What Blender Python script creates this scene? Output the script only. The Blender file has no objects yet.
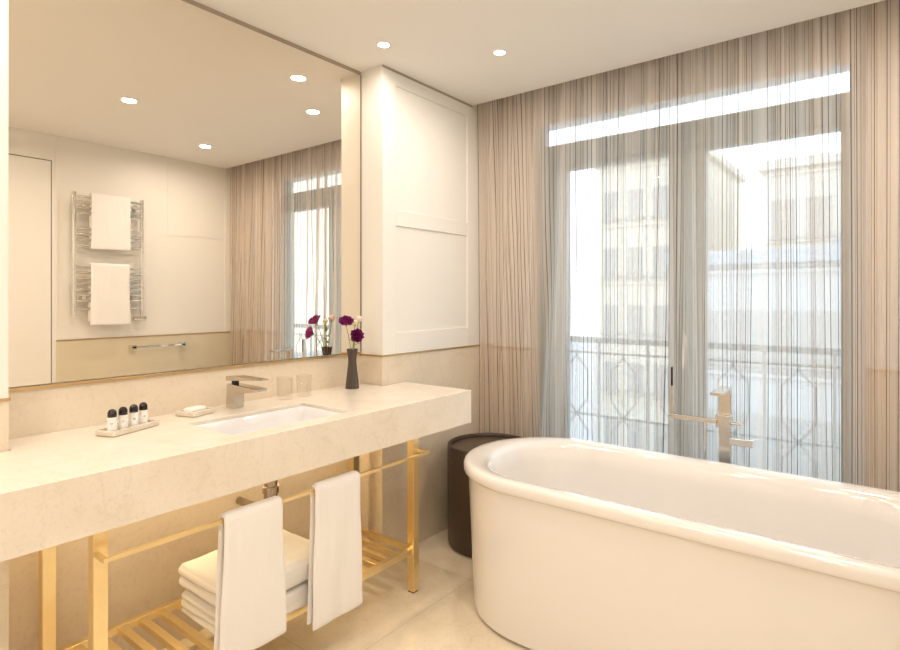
import bpy, bmesh, math, random
from mathutils import Vector, Matrix, noise
random.seed(7)
PI = math.pi
C = bpy.context.scene.collection
scn = bpy.context.scene

# ------------------------------------------------------------------ camera
cam_d = bpy.data.cameras.new('camera'); cam = bpy.data.objects.new('camera', cam_d); C.objects.link(cam)
cam_d.sensor_width = 36.0; cam_d.lens = 566.5 / 900 * 36.0; cam_d.shift_y = -27.2 / 900
cam_d.clip_start = 0.02; cam_d.clip_end = 400
cam.location = (0, 0, 1.3); cam.rotation_euler = (PI / 2, 0, 0.6607 - PI / 2)
scn.camera = cam
scn.view_settings.view_transform = 'Standard'; scn.view_settings.look = 'None'
scn.view_settings.gamma = 1.0; scn.view_settings.use_curve_mapping = False
scn.view_settings.exposure = 0.0
SKY = 3.0
LAMP = 5.4
LAMP_COL = (1.0, 0.89, 0.78)

# ------------------------------------------------------------------ world
w = bpy.data.worlds.new('sky'); scn.world = w; w.use_nodes = True
wn = w.node_tree; wn.nodes.clear()
o_ = wn.nodes.new('ShaderNodeOutputWorld'); b_ = wn.nodes.new('ShaderNodeBackground')
tc = wn.nodes.new('ShaderNodeTexCoord'); sp = wn.nodes.new('ShaderNodeSeparateXYZ'); cr = wn.nodes.new('ShaderNodeValToRGB')
cr.color_ramp.elements[0].position = 0.0; cr.color_ramp.elements[0].color = (0.95, 0.97, 1.0, 1)
cr.color_ramp.elements[1].position = 0.8; cr.color_ramp.elements[1].color = (0.70, 0.84, 1.0, 1)
wn.links.new(tc.outputs['Generated'], sp.inputs[0]); wn.links.new(sp.outputs['Z'], cr.inputs[0])
wn.links.new(cr.outputs[0], b_.inputs[0]); b_.inputs[1].default_value = SKY
wn.links.new(b_.outputs[0], o_.inputs[0])
# portal that guides daylight sampling through the window opening
pl = bpy.data.lights.new('daylight_portal', 'AREA'); pl.shape = 'RECTANGLE'; pl.size = 1.52; pl.size_y = 2.25
pl.cycles.is_portal = True
po = bpy.data.objects.new('daylight_portal', pl); C.objects.link(po)
po.location = (3.12, 0.875, 1.15); po.rotation_euler = (PI / 2, 0, PI / 2)

# ------------------------------------------------------------------ room lamps' light (recessed downlights in view, then unseen added ones)
LIGHTS = [
    (1.84, 1.81, 'white recessed ceiling downlight nearest the mirror wall, above the flower vase'),
    (2.23, 1.44, 'white recessed ceiling downlight above the near end of the bathtub'),
    (1.45, 0.76, 'white recessed ceiling downlight seen in the mirror, the larger one furthest left'),
    (2.24, 0.16, 'small white recessed ceiling downlight seen in the mirror above the towel warmer side'),
]
HIDDEN_FILL = [(0.55, 1.75), (0.6, 0.35), (-0.35, 1.1), (-1.1, 1.6), (-1.1, 0.3)]  # unseen lamps added as fill, softening the light from the camera side

# ------------------------------------------------------------------ materials
def newmat(name):
    m = bpy.data.materials.new(name); m.use_nodes = True
    n = m.node_tree; return m, n, n.nodes['Principled BSDF']
def pmat(name, col, rough=0.5, metal=0.0, coat=0.0, spec=0.5, sheen=0.0, bump=None, var=None):
    m, n, b = newmat(name)
    b.inputs['Base Color'].default_value = (*col, 1); b.inputs['Roughness'].default_value = rough
    b.inputs['Metallic'].default_value = metal; b.inputs['Coat Weight'].default_value = coat
    b.inputs['Specular IOR Level'].default_value = spec; b.inputs['Sheen Weight'].default_value = sheen
    t = n.nodes.new('ShaderNodeTexCoord')
    if var:
        sc, amt = var
        nz = n.nodes.new('ShaderNodeTexNoise'); nz.inputs['Scale'].default_value = sc; nz.inputs['Detail'].default_value = 6
        n.links.new(t.outputs['Object'], nz.inputs['Vector'])
        mx = n.nodes.new('ShaderNodeMix'); mx.data_type = 'RGBA'
        mx.inputs[6].default_value = (*[c * (1 - amt) for c in col], 1); mx.inputs[7].default_value = (*[min(1, c * (1 + amt)) for c in col], 1)
        n.links.new(nz.outputs['Fac'], mx.inputs[0]); n.links.new(mx.outputs[2], b.inputs['Base Color'])
    if bump:
        sc, st, ds = bump
        nz = n.nodes.new('ShaderNodeTexNoise'); nz.inputs['Scale'].default_value = sc; nz.inputs['Detail'].default_value = 4
        n.links.new(t.outputs['Object'], nz.inputs['Vector'])
        bp = n.nodes.new('ShaderNodeBump'); bp.inputs['Strength'].default_value = st; bp.inputs['Distance'].default_value = ds
        n.links.new(nz.outputs['Fac'], bp.inputs['Height']); n.links.new(bp.outputs[0], b.inputs['Normal'])
    return m
def stone(name, base, dark, rough, scale=6.0, seams=None):
    """cream limestone: soft clouds, small fossil flecks, faint veins; optional world-space joints"""
    m, n, b = newmat(name); N = n.nodes; L = n.links
    g = N.new('ShaderNodeNewGeometry')
    n1 = N.new('ShaderNodeTexNoise'); n1.inputs['Scale'].default_value = scale; n1.inputs['Detail'].default_value = 8; n1.inputs['Roughness'].default_value = 0.6
    L.new(g.outputs['Position'], n1.inputs['Vector'])
    n2 = N.new('ShaderNodeTexNoise'); n2.inputs['Scale'].default_value = scale * 14; n2.inputs['Detail'].default_value = 4
    L.new(g.outputs['Position'], n2.inputs['Vector'])
    r1 = N.new('ShaderNodeValToRGB'); r1.color_ramp.elements[0].position = 0.35; r1.color_ramp.elements[1].position = 0.65
    r1.color_ramp.elements[0].color = (*dark, 1); r1.color_ramp.elements[1].color = (*base, 1)
    L.new(n1.outputs['Fac'], r1.inputs[0])
    r2 = N.new('ShaderNodeValToRGB'); r2.color_ramp.elements[0].position = 0.32; r2.color_ramp.elements[1].position = 0.45
    r2.color_ramp.elements[0].color = (0.94, 0.93, 0.91, 1); r2.color_ramp.elements[1].color = (1, 1, 1, 1)
    L.new(n2.outputs['Fac'], r2.inputs[0])
    mx = N.new('ShaderNodeMix'); mx.data_type = 'RGBA'; mx.blend_type = 'MULTIPLY'; mx.inputs[0].default_value = 1
    L.new(r1.outputs[0], mx.inputs[6]); L.new(r2.outputs[0], mx.inputs[7])
    v = N.new('ShaderNodeTexNoise'); v.inputs['Scale'].default_value = scale * .5; v.inputs['Detail'].default_value = 5; v.inputs['Distortion'].default_value = 1.5
    L.new(g.outputs['Position'], v.inputs['Vector'])
    r3 = N.new('ShaderNodeValToRGB'); e = r3.color_ramp.elements
    e[0].position = 0.485; e[0].color = (1, 1, 1, 1); e[1].position = 0.515; e[1].color = (1, 1, 1, 1)
    k = e.new(0.5); k.color = (0.95, 0.94, 0.92, 1)
    L.new(v.outputs['Fac'], r3.inputs[0])
    mx2 = N.new('ShaderNodeMix'); mx2.data_type = 'RGBA'; mx2.blend_type = 'MULTIPLY'; mx2.inputs[0].default_value = 1
    L.new(mx.outputs[2], mx2.inputs[6]); L.new(r3.outputs[0], mx2.inputs[7])
    out = mx2.outputs[2]
    if seams:
        s = N.new('ShaderNodeSeparateXYZ'); L.new(g.outputs['Position'], s.inputs[0])
        prev = None
        for ax, period, off in seams:
            a = N.new('ShaderNodeMath'); a.operation = 'ADD'; a.inputs[1].default_value = off; L.new(s.outputs[ax], a.inputs[0])
            p = N.new('ShaderNodeMath'); p.operation = 'PINGPONG'; p.inputs[1].default_value = period / 2; L.new(a.outputs[0], p.inputs[0])
            lt = N.new('ShaderNodeMath'); lt.operation = 'LESS_THAN'; lt.inputs[1].default_value = 0.0013; L.new(p.outputs[0], lt.inputs[0])
            if prev:
                q = N.new('ShaderNodeMath'); q.operation = 'MAXIMUM'; L.new(prev.outputs[0], q.inputs[0]); L.new(lt.outputs[0], q.inputs[1]); prev = q
            else: prev = lt
        m3 = N.new('ShaderNodeMix'); m3.data_type = 'RGBA'; m3.inputs[7].default_value = (*[c * .72 for c in dark], 1)
        L.new(prev.outputs[0], m3.inputs[0]); L.new(out, m3.inputs[6]); out = m3.outputs[2]
    L.new(out, b.inputs['Base Color']); b.inputs['Roughness'].default_value = rough
    return m
def glassmat(name, tint, refl=0.08, rough=0.0):
    """thin clear pane: see-through with a faint mirror film"""
    m = bpy.data.materials.new(name); m.use_nodes = True; n = m.node_tree; n.nodes.clear()
    o = n.nodes.new('ShaderNodeOutputMaterial'); t = n.nodes.new('ShaderNodeBsdfTransparent'); gl = n.nodes.new('ShaderNodeBsdfGlossy')
    t.inputs[0].default_value = (*tint, 1); gl.inputs['Roughness'].default_value = rough
    lw = n.nodes.new('ShaderNodeLayerWeight'); lw.inputs[0].default_value = 0.25
    mr = n.nodes.new('ShaderNodeMapRange'); mr.inputs[3].default_value = refl; mr.inputs[4].default_value = 0.75
    n.links.new(lw.outputs['Facing'], mr.inputs[0])
    pw = n.nodes.new('ShaderNodeMath'); pw.operation = 'POWER'; pw.inputs[1].default_value = 2.0
    n.links.new(mr.outputs[0], pw.inputs[0])
    ad = n.nodes.new('ShaderNodeMath'); ad.operation = 'MAXIMUM'; ad.inputs[1].default_value = refl; n.links.new(pw.outputs[0], ad.inputs[0])
    mx = n.nodes.new('ShaderNodeMixShader'); n.links.new(ad.outputs[0], mx.inputs[0])
    n.links.new(t.outputs[0], mx.inputs[1]); n.links.new(gl.outputs[0], mx.inputs[2]); n.links.new(mx.outputs[0], o.inputs[0])
    return m
def emit(name, col, s):
    m = bpy.data.materials.new(name); m.use_nodes = True; n = m.node_tree; n.nodes.clear()
    o = n.nodes.new('ShaderNodeOutputMaterial'); e = n.nodes.new('ShaderNodeEmission')
    e.inputs[0].default_value = (*col, 1); e.inputs[1].default_value = s; n.links.new(e.outputs[0], o.inputs[0]); return m

PAINT = pmat('wall paint', (0.86, 0.835, 0.785), 0.42, bump=(220, .03, .001))
CEIL = pmat('ceiling paint', (0.87, 0.845, 0.80), 0.75)
STONE = stone('wall limestone', (0.80, 0.70, 0.56), (0.75, 0.645, 0.505), 0.35, 5)
COUNTER = stone('counter marble', (0.84, 0.77, 0.67), (0.79, 0.71, 0.60), 0.22, 7)
FLOOR = stone('floor limestone', (0.82, 0.73, 0.58), (0.76, 0.66, 0.51), 0.16, 4, seams=[(0, .8, .28), (1, .8, .07)])
WHITE = pmat('tub acrylic', (0.82, 0.785, 0.755), 0.12, coat=1.0, spec=.5)
PORC = pmat('porcelain', (0.80, 0.79, 0.79), 0.08, coat=0.5)
GOLD = pmat('brushed brass', (0.93, 0.76, 0.43), 0.28, 1.0, var=(40, .06))
GOLDT = pmat('brass inlay', (0.62, 0.43, 0.22), 0.35, 1.0)
PIPE = pmat('dark satin pipe', (0.42, 0.36, 0.30), 0.25, 1.0)
CHROME = pmat('chrome', (0.80, 0.78, 0.75), 0.07, 1.0)
NICKEL = pmat('satin nickel', (0.63, 0.58, 0.52), 0.18, 1.0)
TOWEL = pmat('white terry', (0.90, 0.875, 0.855), 0.95, sheen=.4, bump=(260, .5, .004))
BROWN = pmat('dark brown leather', (0.050, 0.030, 0.019), 0.42, bump=(300, .15, .001))
FRAME = pmat('window frame', (0.22, 0.33, 0.37), 0.4)
GAP_SHADE = pmat('painted gap shade', (0.42, 0.35, 0.27), 0.7)
WTRIM = pmat('window casing', (0.55, 0.50, 0.44), 0.5)
DARK = pmat('black plastic', (0.012, 0.008, 0.008), 0.22)
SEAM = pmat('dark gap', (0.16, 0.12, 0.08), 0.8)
VASE = pmat('smoky vase', (0.060, 0.042, 0.034), 0.12, coat=.5)
PURPLE = pmat('purple petal', (0.30, 0.022, 0.20), 0.6, var=(60, .35))
PINK = pmat('pale pink petal', (0.80, 0.62, 0.56), 0.6)
CREAMB = pmat('cream bud', (0.80, 0.76, 0.45), 0.6)
GREEN = pmat('stem green', (0.24, 0.34, 0.08), 0.5, var=(50, .25))
SOAP = pmat('soap', (0.93, 0.90, 0.83), 0.35)
LABELM = pmat('bottle label', (0.93, 0.92, 0.9), 0.5)
LIQ = pmat('milky bottle', (0.82, 0.78, 0.72), 0.15, coat=.4)
RAIL = pmat('painted iron', (0.36, 0.43, 0.47), 0.5)
GLASS = glassmat('window glass', (0.93, 0.97, 0.97), 0.05)
TUMB = glassmat('drinking glass', (0.985, 0.98, 0.97), 0.04)
def mirror_mat():
    m = bpy.data.materials.new('mirror silver'); m.use_nodes = True; n = m.node_tree; n.nodes.clear()
    o = n.nodes.new('ShaderNodeOutputMaterial'); g = n.nodes.new('ShaderNodeBsdfGlossy')
    g.inputs[0].default_value = (0.90, 0.84, 0.75, 1); g.inputs['Roughness'].default_value = 0.0
    n.links.new(g.outputs[0], o.inputs[0]); return m
MIRROR = mirror_mat()
def curtain_mat():
    m = bpy.data.materials.new('striped sheer voile'); m.use_nodes = True; n = m.node_tree; n.nodes.clear(); N = n.nodes; L = n.links
    def M(op, a, b=None, c=None):
        x = N.new('ShaderNodeMath'); x.operation = op
        for i, v in enumerate((a, b, c)):
            if v is None: continue
            if isinstance(v, (int, float)): x.inputs[i].default_value = v
            else: L.new(v, x.inputs[i])
        return x.outputs[0]
    uv = N.new('ShaderNodeUVMap'); s = N.new('ShaderNodeSeparateXYZ'); L.new(uv.outputs[0], s.inputs[0]); U = s.outputs[0]
    def threads(cell, width, prob, seed):
        q = M('MULTIPLY', U, 1 / cell); f = M('FRACT', q); fl = M('ADD', M('FLOOR', q), seed)
        wn_ = N.new('ShaderNodeTexWhiteNoise'); wn_.noise_dimensions = '1D'; L.new(fl, wn_.inputs['W'])
        on = M('LESS_THAN', wn_.outputs['Value'], prob)
        return M('MULTIPLY', on, M('LESS_THAN', f, width / cell)), wn_
    t1, _w1 = threads(0.021, 0.0028, 0.60, 3.5)      # dark cords
    t2, _w2 = threads(0.011, 0.0022, 0.32, 91.5)     # fine brown yarns
    nb = N.new('ShaderNodeTexNoise'); nb.noise_dimensions = '1D'; nb.inputs['Scale'].default_value = 24; nb.inputs['Detail'].default_value = 1.5
    L.new(U, nb.inputs['W'])
    base = N.new('ShaderNodeMapRange'); base.inputs[1].default_value = .35; base.inputs[2].default_value = .65; base.inputs[3].default_value = .42; base.inputs[4].default_value = .66
    L.new(nb.outputs['Fac'], base.inputs[0])
    op = M('MAXIMUM', M('MAXIMUM', base.outputs[0], M('MULTIPLY', t1, 0.82)), M('MULTIPLY', t2, 0.60))
    c1 = N.new('ShaderNodeMix'); c1.data_type = 'RGBA'; c1.inputs[6].default_value = (0.87, 0.76, 0.67, 1); c1.inputs[7].default_value = (0.46, 0.35, 0.28, 1); L.new(t2, c1.inputs[0])
    c2 = N.new('ShaderNodeMix'); c2.data_type = 'RGBA'; c2.inputs[7].default_value = (0.085, 0.060, 0.045, 1); L.new(t1, c2.inputs[0]); L.new(c1.outputs[2], c2.inputs[6])
    d = N.new('ShaderNodeBsdfDiffuse'); tl = N.new('ShaderNodeBsdfTranslucent'); tr = N.new('ShaderNodeBsdfTransparent')
    L.new(c2.outputs[2], d.inputs[0]); L.new(c2.outputs[2], tl.inputs[0])
    m1 = N.new('ShaderNodeMixShader'); m1.inputs[0].default_value = .56; L.new(d.outputs[0], m1.inputs[1]); L.new(tl.outputs[0], m1.inputs[2])
    m2 = N.new('ShaderNodeMixShader'); L.new(op, m2.inputs[0]); L.new(tr.outputs[0], m2.inputs[1]); L.new(m1.outputs[0], m2.inputs[2])
    o = N.new('ShaderNodeOutputMaterial'); L.new(m2.outputs[0], o.inputs[0]); return m
CURT = curtain_mat()

# ------------------------------------------------------------------ helpers
def box(bm, x0, x1, y0, y1, z0, z1, bev=0.0, seg=2, mi=0):
    r = bmesh.ops.create_cube(bm, size=1.0); vs = r['verts']
    for v in vs:
        v.co = Vector(((x0 + x1) / 2 + v.co.x * (x1 - x0), (y0 + y1) / 2 + v.co.y * (y1 - y0), (z0 + z1) / 2 + v.co.z * (z1 - z0)))
    fs = set(f for v in vs for f in v.link_faces)
    for f in fs: f.material_index = mi
    if bev > 0:
        es = list(set(e for v in vs for e in v.link_edges))
        bmesh.ops.bevel(bm, geom=es, offset=bev, segments=seg, profile=.5, affect='EDGES', material=mi)
    return vs
def tube(bm, pts, r, n=12, cap=True, mi=0):
    pts = [Vector(p) for p in pts]; rings = []; prev = None
    rr = r if isinstance(r, (list, tuple)) else [r] * len(pts)
    for i, p in enumerate(pts):
        if i == 0: t = pts[1] - pts[0]
        elif i == len(pts) - 1: t = pts[-1] - pts[-2]
        else: t = (pts[i + 1] - p).normalized() + (p - pts[i - 1]).normalized()
        t.normalize()
        if prev is None: a = t.orthogonal().normalized()
        else: a = (prev - t * prev.dot(t)).normalized()
        prev = a; b = t.cross(a)
        rings.append([bm.verts.new(p + (a * math.cos(k * 2 * PI / n) + b * math.sin(k * 2 * PI / n)) * rr[i]) for k in range(n)])
    for i in range(len(rings) - 1):
        for k in range(n):
            f = bm.faces.new((rings[i][k], rings[i][(k + 1) % n], rings[i + 1][(k + 1) % n], rings[i + 1][k])); f.smooth = True; f.material_index = mi
    if cap:
        bm.faces.new(rings[0][::-1]).material_index = mi; bm.faces.new(rings[-1]).material_index = mi
def lathe(bm, prof, c=(0, 0, 0), n=48, flute=0, fa=0.0, smooth=True, mi=0):
    rings = []
    for r, z in prof:
        if r <= 1e-6: rings.append([bm.verts.new((c[0], c[1], c[2] + z))])
        else:
            rings.append([bm.verts.new((c[0] + r * (1 + fa * math.cos(flute * k * 2 * PI / n)) * math.cos(k * 2 * PI / n),
                                        c[1] + r * (1 + fa * math.cos(flute * k * 2 * PI / n)) * math.sin(k * 2 * PI / n), c[2] + z)) for k in range(n)])
    for a, b in zip(rings, rings[1:]):
        for k in range(n):
            k2 = (k + 1) % n
            if len(a) == 1 and len(b) == 1: continue
            if len(a) == 1: f = bm.faces.new((a[0], b[k2], b[k]))
            elif len(b) == 1: f = bm.faces.new((a[k], a[k2], b[0]))
            else: f = bm.faces.new((a[k], a[k2], b[k2], b[k]))
            f.smooth = smooth; f.material_index = mi
def prism(bm, poly, axis, a0, a1, bev=0.0):
    """poly in the plane perpendicular to axis; extruded from a0 to a1"""
    def mk(p, a):
        if axis == 0: return (a, p[0], p[1])
        if axis == 1: return (p[0], a, p[1])
        return (p[0], p[1], a)
    A = [bm.verts.new(mk(p, a0)) for p in poly]; B = [bm.verts.new(mk(p, a1)) for p in poly]
    n = len(poly); fs = [bm.faces.new(A[::-1]), bm.faces.new(B)]
    for k in range(n): fs.append(bm.faces.new((A[k], A[(k + 1) % n], B[(k + 1) % n], B[k])))
    if bev: bmesh.ops.bevel(bm, geom=list(set(e for f in fs for e in f.edges)), offset=bev, segments=2, profile=.5, affect='EDGES')
def obj(name, bm, mats, parent=None, smooth_angle=None, loc=None, rz=0.0):
    bmesh.ops.recalc_face_normals(bm, faces=bm.faces[:])
    me = bpy.data.meshes.new(name); bm.to_mesh(me); bm.free()
    for m in (mats if isinstance(mats, (list, tuple)) else [mats]): me.materials.append(m)
    o = bpy.data.objects.new(name, me); C.objects.link(o)
    if loc: o.location = loc
    o.rotation_euler = (0, 0, rz)
    if parent: o.parent = parent
    if smooth_angle is not None:
        me.polygons.foreach_set('use_smooth', [True] * len(me.polygons))
        try: me.set_sharp_from_angle(angle=math.radians(smooth_angle))
        except Exception: pass
    return o
def thing(name, label, cat, loc=(0, 0, 0), rz=0.0, group=None):
    o = bpy.data.objects.new(name, None); C.objects.link(o); o.location = loc; o.rotation_euler = (0, 0, rz)
    o.empty_display_size = .05
    o['label'] = label; o['category'] = cat
    if group: o['group'] = group
    return o
def tag(o, label, cat, group=None, kind=None):
    o['label'] = label; o['category'] = cat
    if group: o['group'] = group
    if kind: o['kind'] = kind
    return o
def struct(name, bm, mats, **k):
    o = obj(name, bm, mats, **k)
    if not o.parent: o['kind'] = 'structure'
    return o
def dup(root, loc=None, rz=None, label=None):
    r = root.copy(); C.objects.link(r)
    if loc: r.location = loc
    if rz is not None: r.rotation_euler = (0, 0, rz)
    if label: r['label'] = label
    for ch in list(root.children):
        c = ch.copy(); C.objects.link(c); c.parent = r
        for g in list(ch.children):
            d = g.copy(); C.objects.link(d); d.parent = c
    return r
def B(): return bmesh.new()

# ------------------------------------------------------------------ room shell
ZC = 2.446; YM = 2.125; YP = 1.971; YR = -0.43; XW = 2.95; XB = -1.6; XL0 = 0.50; XP = 1.993; ZG = 1.017; ZG2 = 1.0
XE = 2.750   # ceiling edge at the curtain pocket
bm = B(); box(bm, XB - .1, XW + .12, YR - .12, YM + .2, -.12, 0); struct('floor', bm, FLOOR)
bm = B(); box(bm, XB - .1, XE, YR - .12, YM + .2, ZC, ZC + .2); box(bm, XE, XW + .25, YR - .12, YM + .2, ZC + .17, ZC + .27)
box(bm, XE - .006, XE, YR - .12, YM + .2, ZC - .0005, ZC + .2)
struct('ceiling', bm, CEIL)
# left wall: recess for the mirror between two piers; stone below the brass line, paint above
bm = B()
for (x0, x1, y0) in ((XL0, XP, YM), (XP, XW + .25, YP), (XB - .1, XL0, YP)):
    box(bm, x0, x1, y0, YM + .2, 0, ZG, mi=1); box(bm, x0, x1, y0 + .004, YM + .2, ZG, ZC + .17, mi=0)
struct('wall_left', bm, [PAINT, STONE])
# right wall with a flush door
bm = B()
box(bm, XB - .1, XW + .25, YR - .12, YR, ZG2, ZC + .17, mi=0)
box(bm, 1.455, XW + .25, YR - .12, YR + .004, 0, ZG2 - .004, mi=1); box(bm, XB - .1, 1.455, YR - .12, YR, 0, ZG2, mi=0)
struct('wall_right', bm, [PAINT, pmat('pale marble dado', (0.70, 0.62, 0.46), 0.35, var=(5, .05))])
bm = B(); box(bm, XB - .15, XB, YR - .12, YM + .2, 0, ZC); struct('wall_back', bm, PAINT)
# window wall with its opening
OY0, OY1, OZ = 0.118, 1.632, 2.305
bm = B()
def wseg(y0, y1, z0, z1):
    if z0 < ZG2 < z1: wseg(y0, y1, z0, ZG2); wseg(y0, y1, ZG2, z1); return
    box(bm, XW, XW + .12, y0, y1, z0, z1, mi=1 if z1 <= ZG2 + 1e-6 else 0)
wseg(YR - .12, OY0, 0, ZC + .17); wseg(OY1, YM + .2, 0, ZC + .17); box(bm, XW, XW + .12, OY0, OY1, OZ, ZC + .17)
struct('wall_front', bm, [PAINT, STONE])
# brass inlay line
bm = B()
t = .0085
box(bm, XP - .004, XP, YP, YM, ZG - t, ZG); box(bm, XP - .004, XW - .002, YP - .004, YP, ZG - t, ZG)
box(bm, XB, XL0 + .004, YP - .004, YP, ZG - t, ZG); box(bm, XL0, XL0 + .004, YP, YM, ZG - t, ZG)
struct('trim_1', bm, GOLDT)
bm = B(); box(bm, XW - .004, XW, OY1 + .06, YP - .004, ZG2 - t, ZG2 + .002); box(bm, XW - .004, XW, YR + .004, OY0 - .03, ZG2 - t, ZG2 + .002)
box(bm, 1.455, XW - .004, YR + .004, YR + .008, ZG2 - t, ZG2); struct('trim_2', bm, GOLDT)
# two raised shaker frames on the wall between mirror and curtain
bm = B(); y0, y1 = YP - .003, YP + .004
box(bm, XP, 2.09, y0, y1, ZG, ZC, .0015); box(bm, 2.70, XE, y0, y1, ZG, ZC, .0015)
box(bm, 2.09, 2.70, y0, y1, ZG, 1.125, .0015); box(bm, 2.09, 2.70, y0, y1, 1.665, 1.745, .0015)
box(bm, 2.09, 2.70, y0, y1, 2.37, ZC, .0015)
struct('trim_3', bm, PAINT)
# flat tan strip, its colour standing for the shade of the gap under the ceiling
bm = B(); box(bm, XP, XE, YP - .0038, YP, ZC - .013, ZC); struct('trim_6', bm, GAP_SHADE); bm = B()
# right wall panel joints (thin raised battens seen in the mirror)
bm.free(); bm = B()
yy = YR + .0035
for x in (1.53, 2.245, 2.62): pass
box(bm, 1.455, 1.466, YR, yy, ZG2, ZC)
box(bm, 2.242, 2.245, YR, yy, 1.82, ZC); box(bm, 2.242, 2.76, YR, yy, 1.815, 1.819); box(bm, 1.466, 1.469, YR, yy, 1.2, ZC)
box(bm, 2.745, 2.76, YR, yy, 0.0, ZC)
struct('trim_4', bm, PAINT)
# flush door in the right wall
bm = B(); box(bm, .60, 1.424, YR, YR + .006, .01, 2.262, .002); d1 = struct('door_1', bm, PAINT)
bm = B()
box(bm, 1.424, 1.430, YR, YR + .002, 0, 2.268); box(bm, .594, 1.424, YR, YR + .002, 2.262, 2.268); box(bm, .594, .600, YR, YR + .002, 0, 2.262)
obj('door_gap', bm, SEAM, d1)
bm = B(); tube(bm, [(.68, YR + .006, 1.0), (.68, YR + .05, 1.0), (.79, YR + .05, 1.0)], .009); obj('door_handle', bm, CHROME, d1, 40)

# ------------------------------------------------------------------ French window
bm = B()
FX0, FX1 = XW + .02, XW + .10
box(bm, FX0, FX1, OY0, OY1, 2.055, 2.185, .004)          # head
box(bm, FX0, FX1, OY0, OY0 + .045, 0, 2.055, .004); box(bm, FX0, FX1, OY1 - .045, OY1, 0, 2.055, .004)
box(bm, FX0, FX1, OY0, OY1, 0, .05, .004)
box(bm, FX0 + .01, FX1 - .01, OY0, OY0 + .02, 2.185, OZ); box(bm, FX0 + .01, FX1 - .01, OY1 - .02, OY1, 2.185, OZ)
win = struct('window_1', bm, FRAME)
def leaf(y0, y1, s_hi, s_lo):
    bm = B(); a, b = FX0 - .012, FX0 + .05
    box(bm, a, b, y0, y0 + s_lo, .055, 2.05, .004); box(bm, a, b, y1 - s_hi, y1, .055, 2.05, .004)
    box(bm, a, b, y0 + s_lo, y1 - s_hi, .055, .22, .004); box(bm, a, b, y0 + s_lo, y1 - s_hi, 2.03, 2.05, .003)
    lf = obj('window_leaf', bm, FRAME, win)
    bm = B(); box(bm, FX0 + .02, FX0 + .026, y0 + s_lo, y1 - s_hi, .22, 2.03); obj('window_pane', bm, GLASS, lf)
    return lf
leaf(OY0 + .03, .803, .085, .02); lf2 = leaf(.805, OY1 - .035, .135, .085)
bm = B(); box(bm, FX0 + .03, FX0 + .036, OY0 + .02, OY1 - .02, 2.185, OZ); obj('transom_pane', bm, GLASS, win)
bm = B(); box(bm, FX0 - .03, FX0 - .012, .795, .815, 1.0, 1.12, .003); tube(bm, [(FX0 - .02, .805, 1.06), (FX0 - .055, .805, 1.06), (FX0 - .055, .805, .95)], .008)
obj('window_handle', bm, CHROME, lf2, 40)
bm = B()
box(bm, XW - .02, XW, OY0 - .035, OY0, 0, OZ + .02, .004); box(bm, XW - .02, XW, OY1, OY1 + .035, 0, OZ + .02, .004)
struct('trim_5', bm, WTRIM)

# ------------------------------------------------------------------ outside: balcony, street, buildings
bm = B(); box(bm, XW + .12, 3.85, -3.2, 5.2, -.16, -.02); bo = struct('balcony_floor', bm, pmat('balcony slab', (0.62, 0.64, 0.66), .7, var=(8, .08)))
bm = B(); box(bm, XW + .25, 160, -110, 110, -12.2, -12); struct('street', bm, pmat('street paving', (0.50, 0.51, 0.52), .9))
rl = thing('balcony_railing', 'dark painted iron balcony railing with pointed loop pattern outside the window', 'railing', (3.7, 1.0, 0))
def lbox(x0, x1, y0, y1, z0, z1, bev=0):  # railing local
    bm = B(); box(bm, x0, x1, y0, y1, z0, z1, bev); return bm
obj('top_rail', lbox(-.025, .025, -3.6, 3.6, .99, 1.03, .006), RAIL, rl)
obj('rail', lbox(-.008, .008, -3.6, 3.6, .915, .928), RAIL, rl)
obj('rail', lbox(-.008, .008, -3.6, 3.6, .485, .498), RAIL, rl)
obj('rail', lbox(-.008, .008, -3.6, 3.6, .08, .095), RAIL, rl)
loop = None; vert = None
ys = [-1.6 + i * .335 for i in range(12)]
for i, yv in enumerate(ys):
    if loop is None:
        bm = B(); h = .083
        P = [(0, 0, .92), (0, 0, .895), (0, h, .80), (0, h, .60), (0, 0, .49)]
        tube(bm, P, .006, 6); tube(bm, [(p[0], -p[1], p[2]) for p in P], .006, 6)
        P2 = [(0, 0, .49), (0, h, .38), (0, h, .19), (0, 0, .09)]
        tube(bm, P2, .006, 6); tube(bm, [(p[0], -p[1], p[2]) for p in P2], .006, 6)
        loop = obj('scroll_panel', bm, RAIL, rl, loc=(0, yv, 0))
        bm = B(); box(bm, -.007, .007, -.007, .007, -.02, .99); vert = obj('baluster', bm, RAIL, rl, loc=(0, yv + .1675, 0))
    else:
        for s_, dy in ((loop, 0), (vert, .1675)):
            c = s_.copy(); C.objects.link(c); c.parent = rl; c.location = (0, yv + dy, 0)
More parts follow.
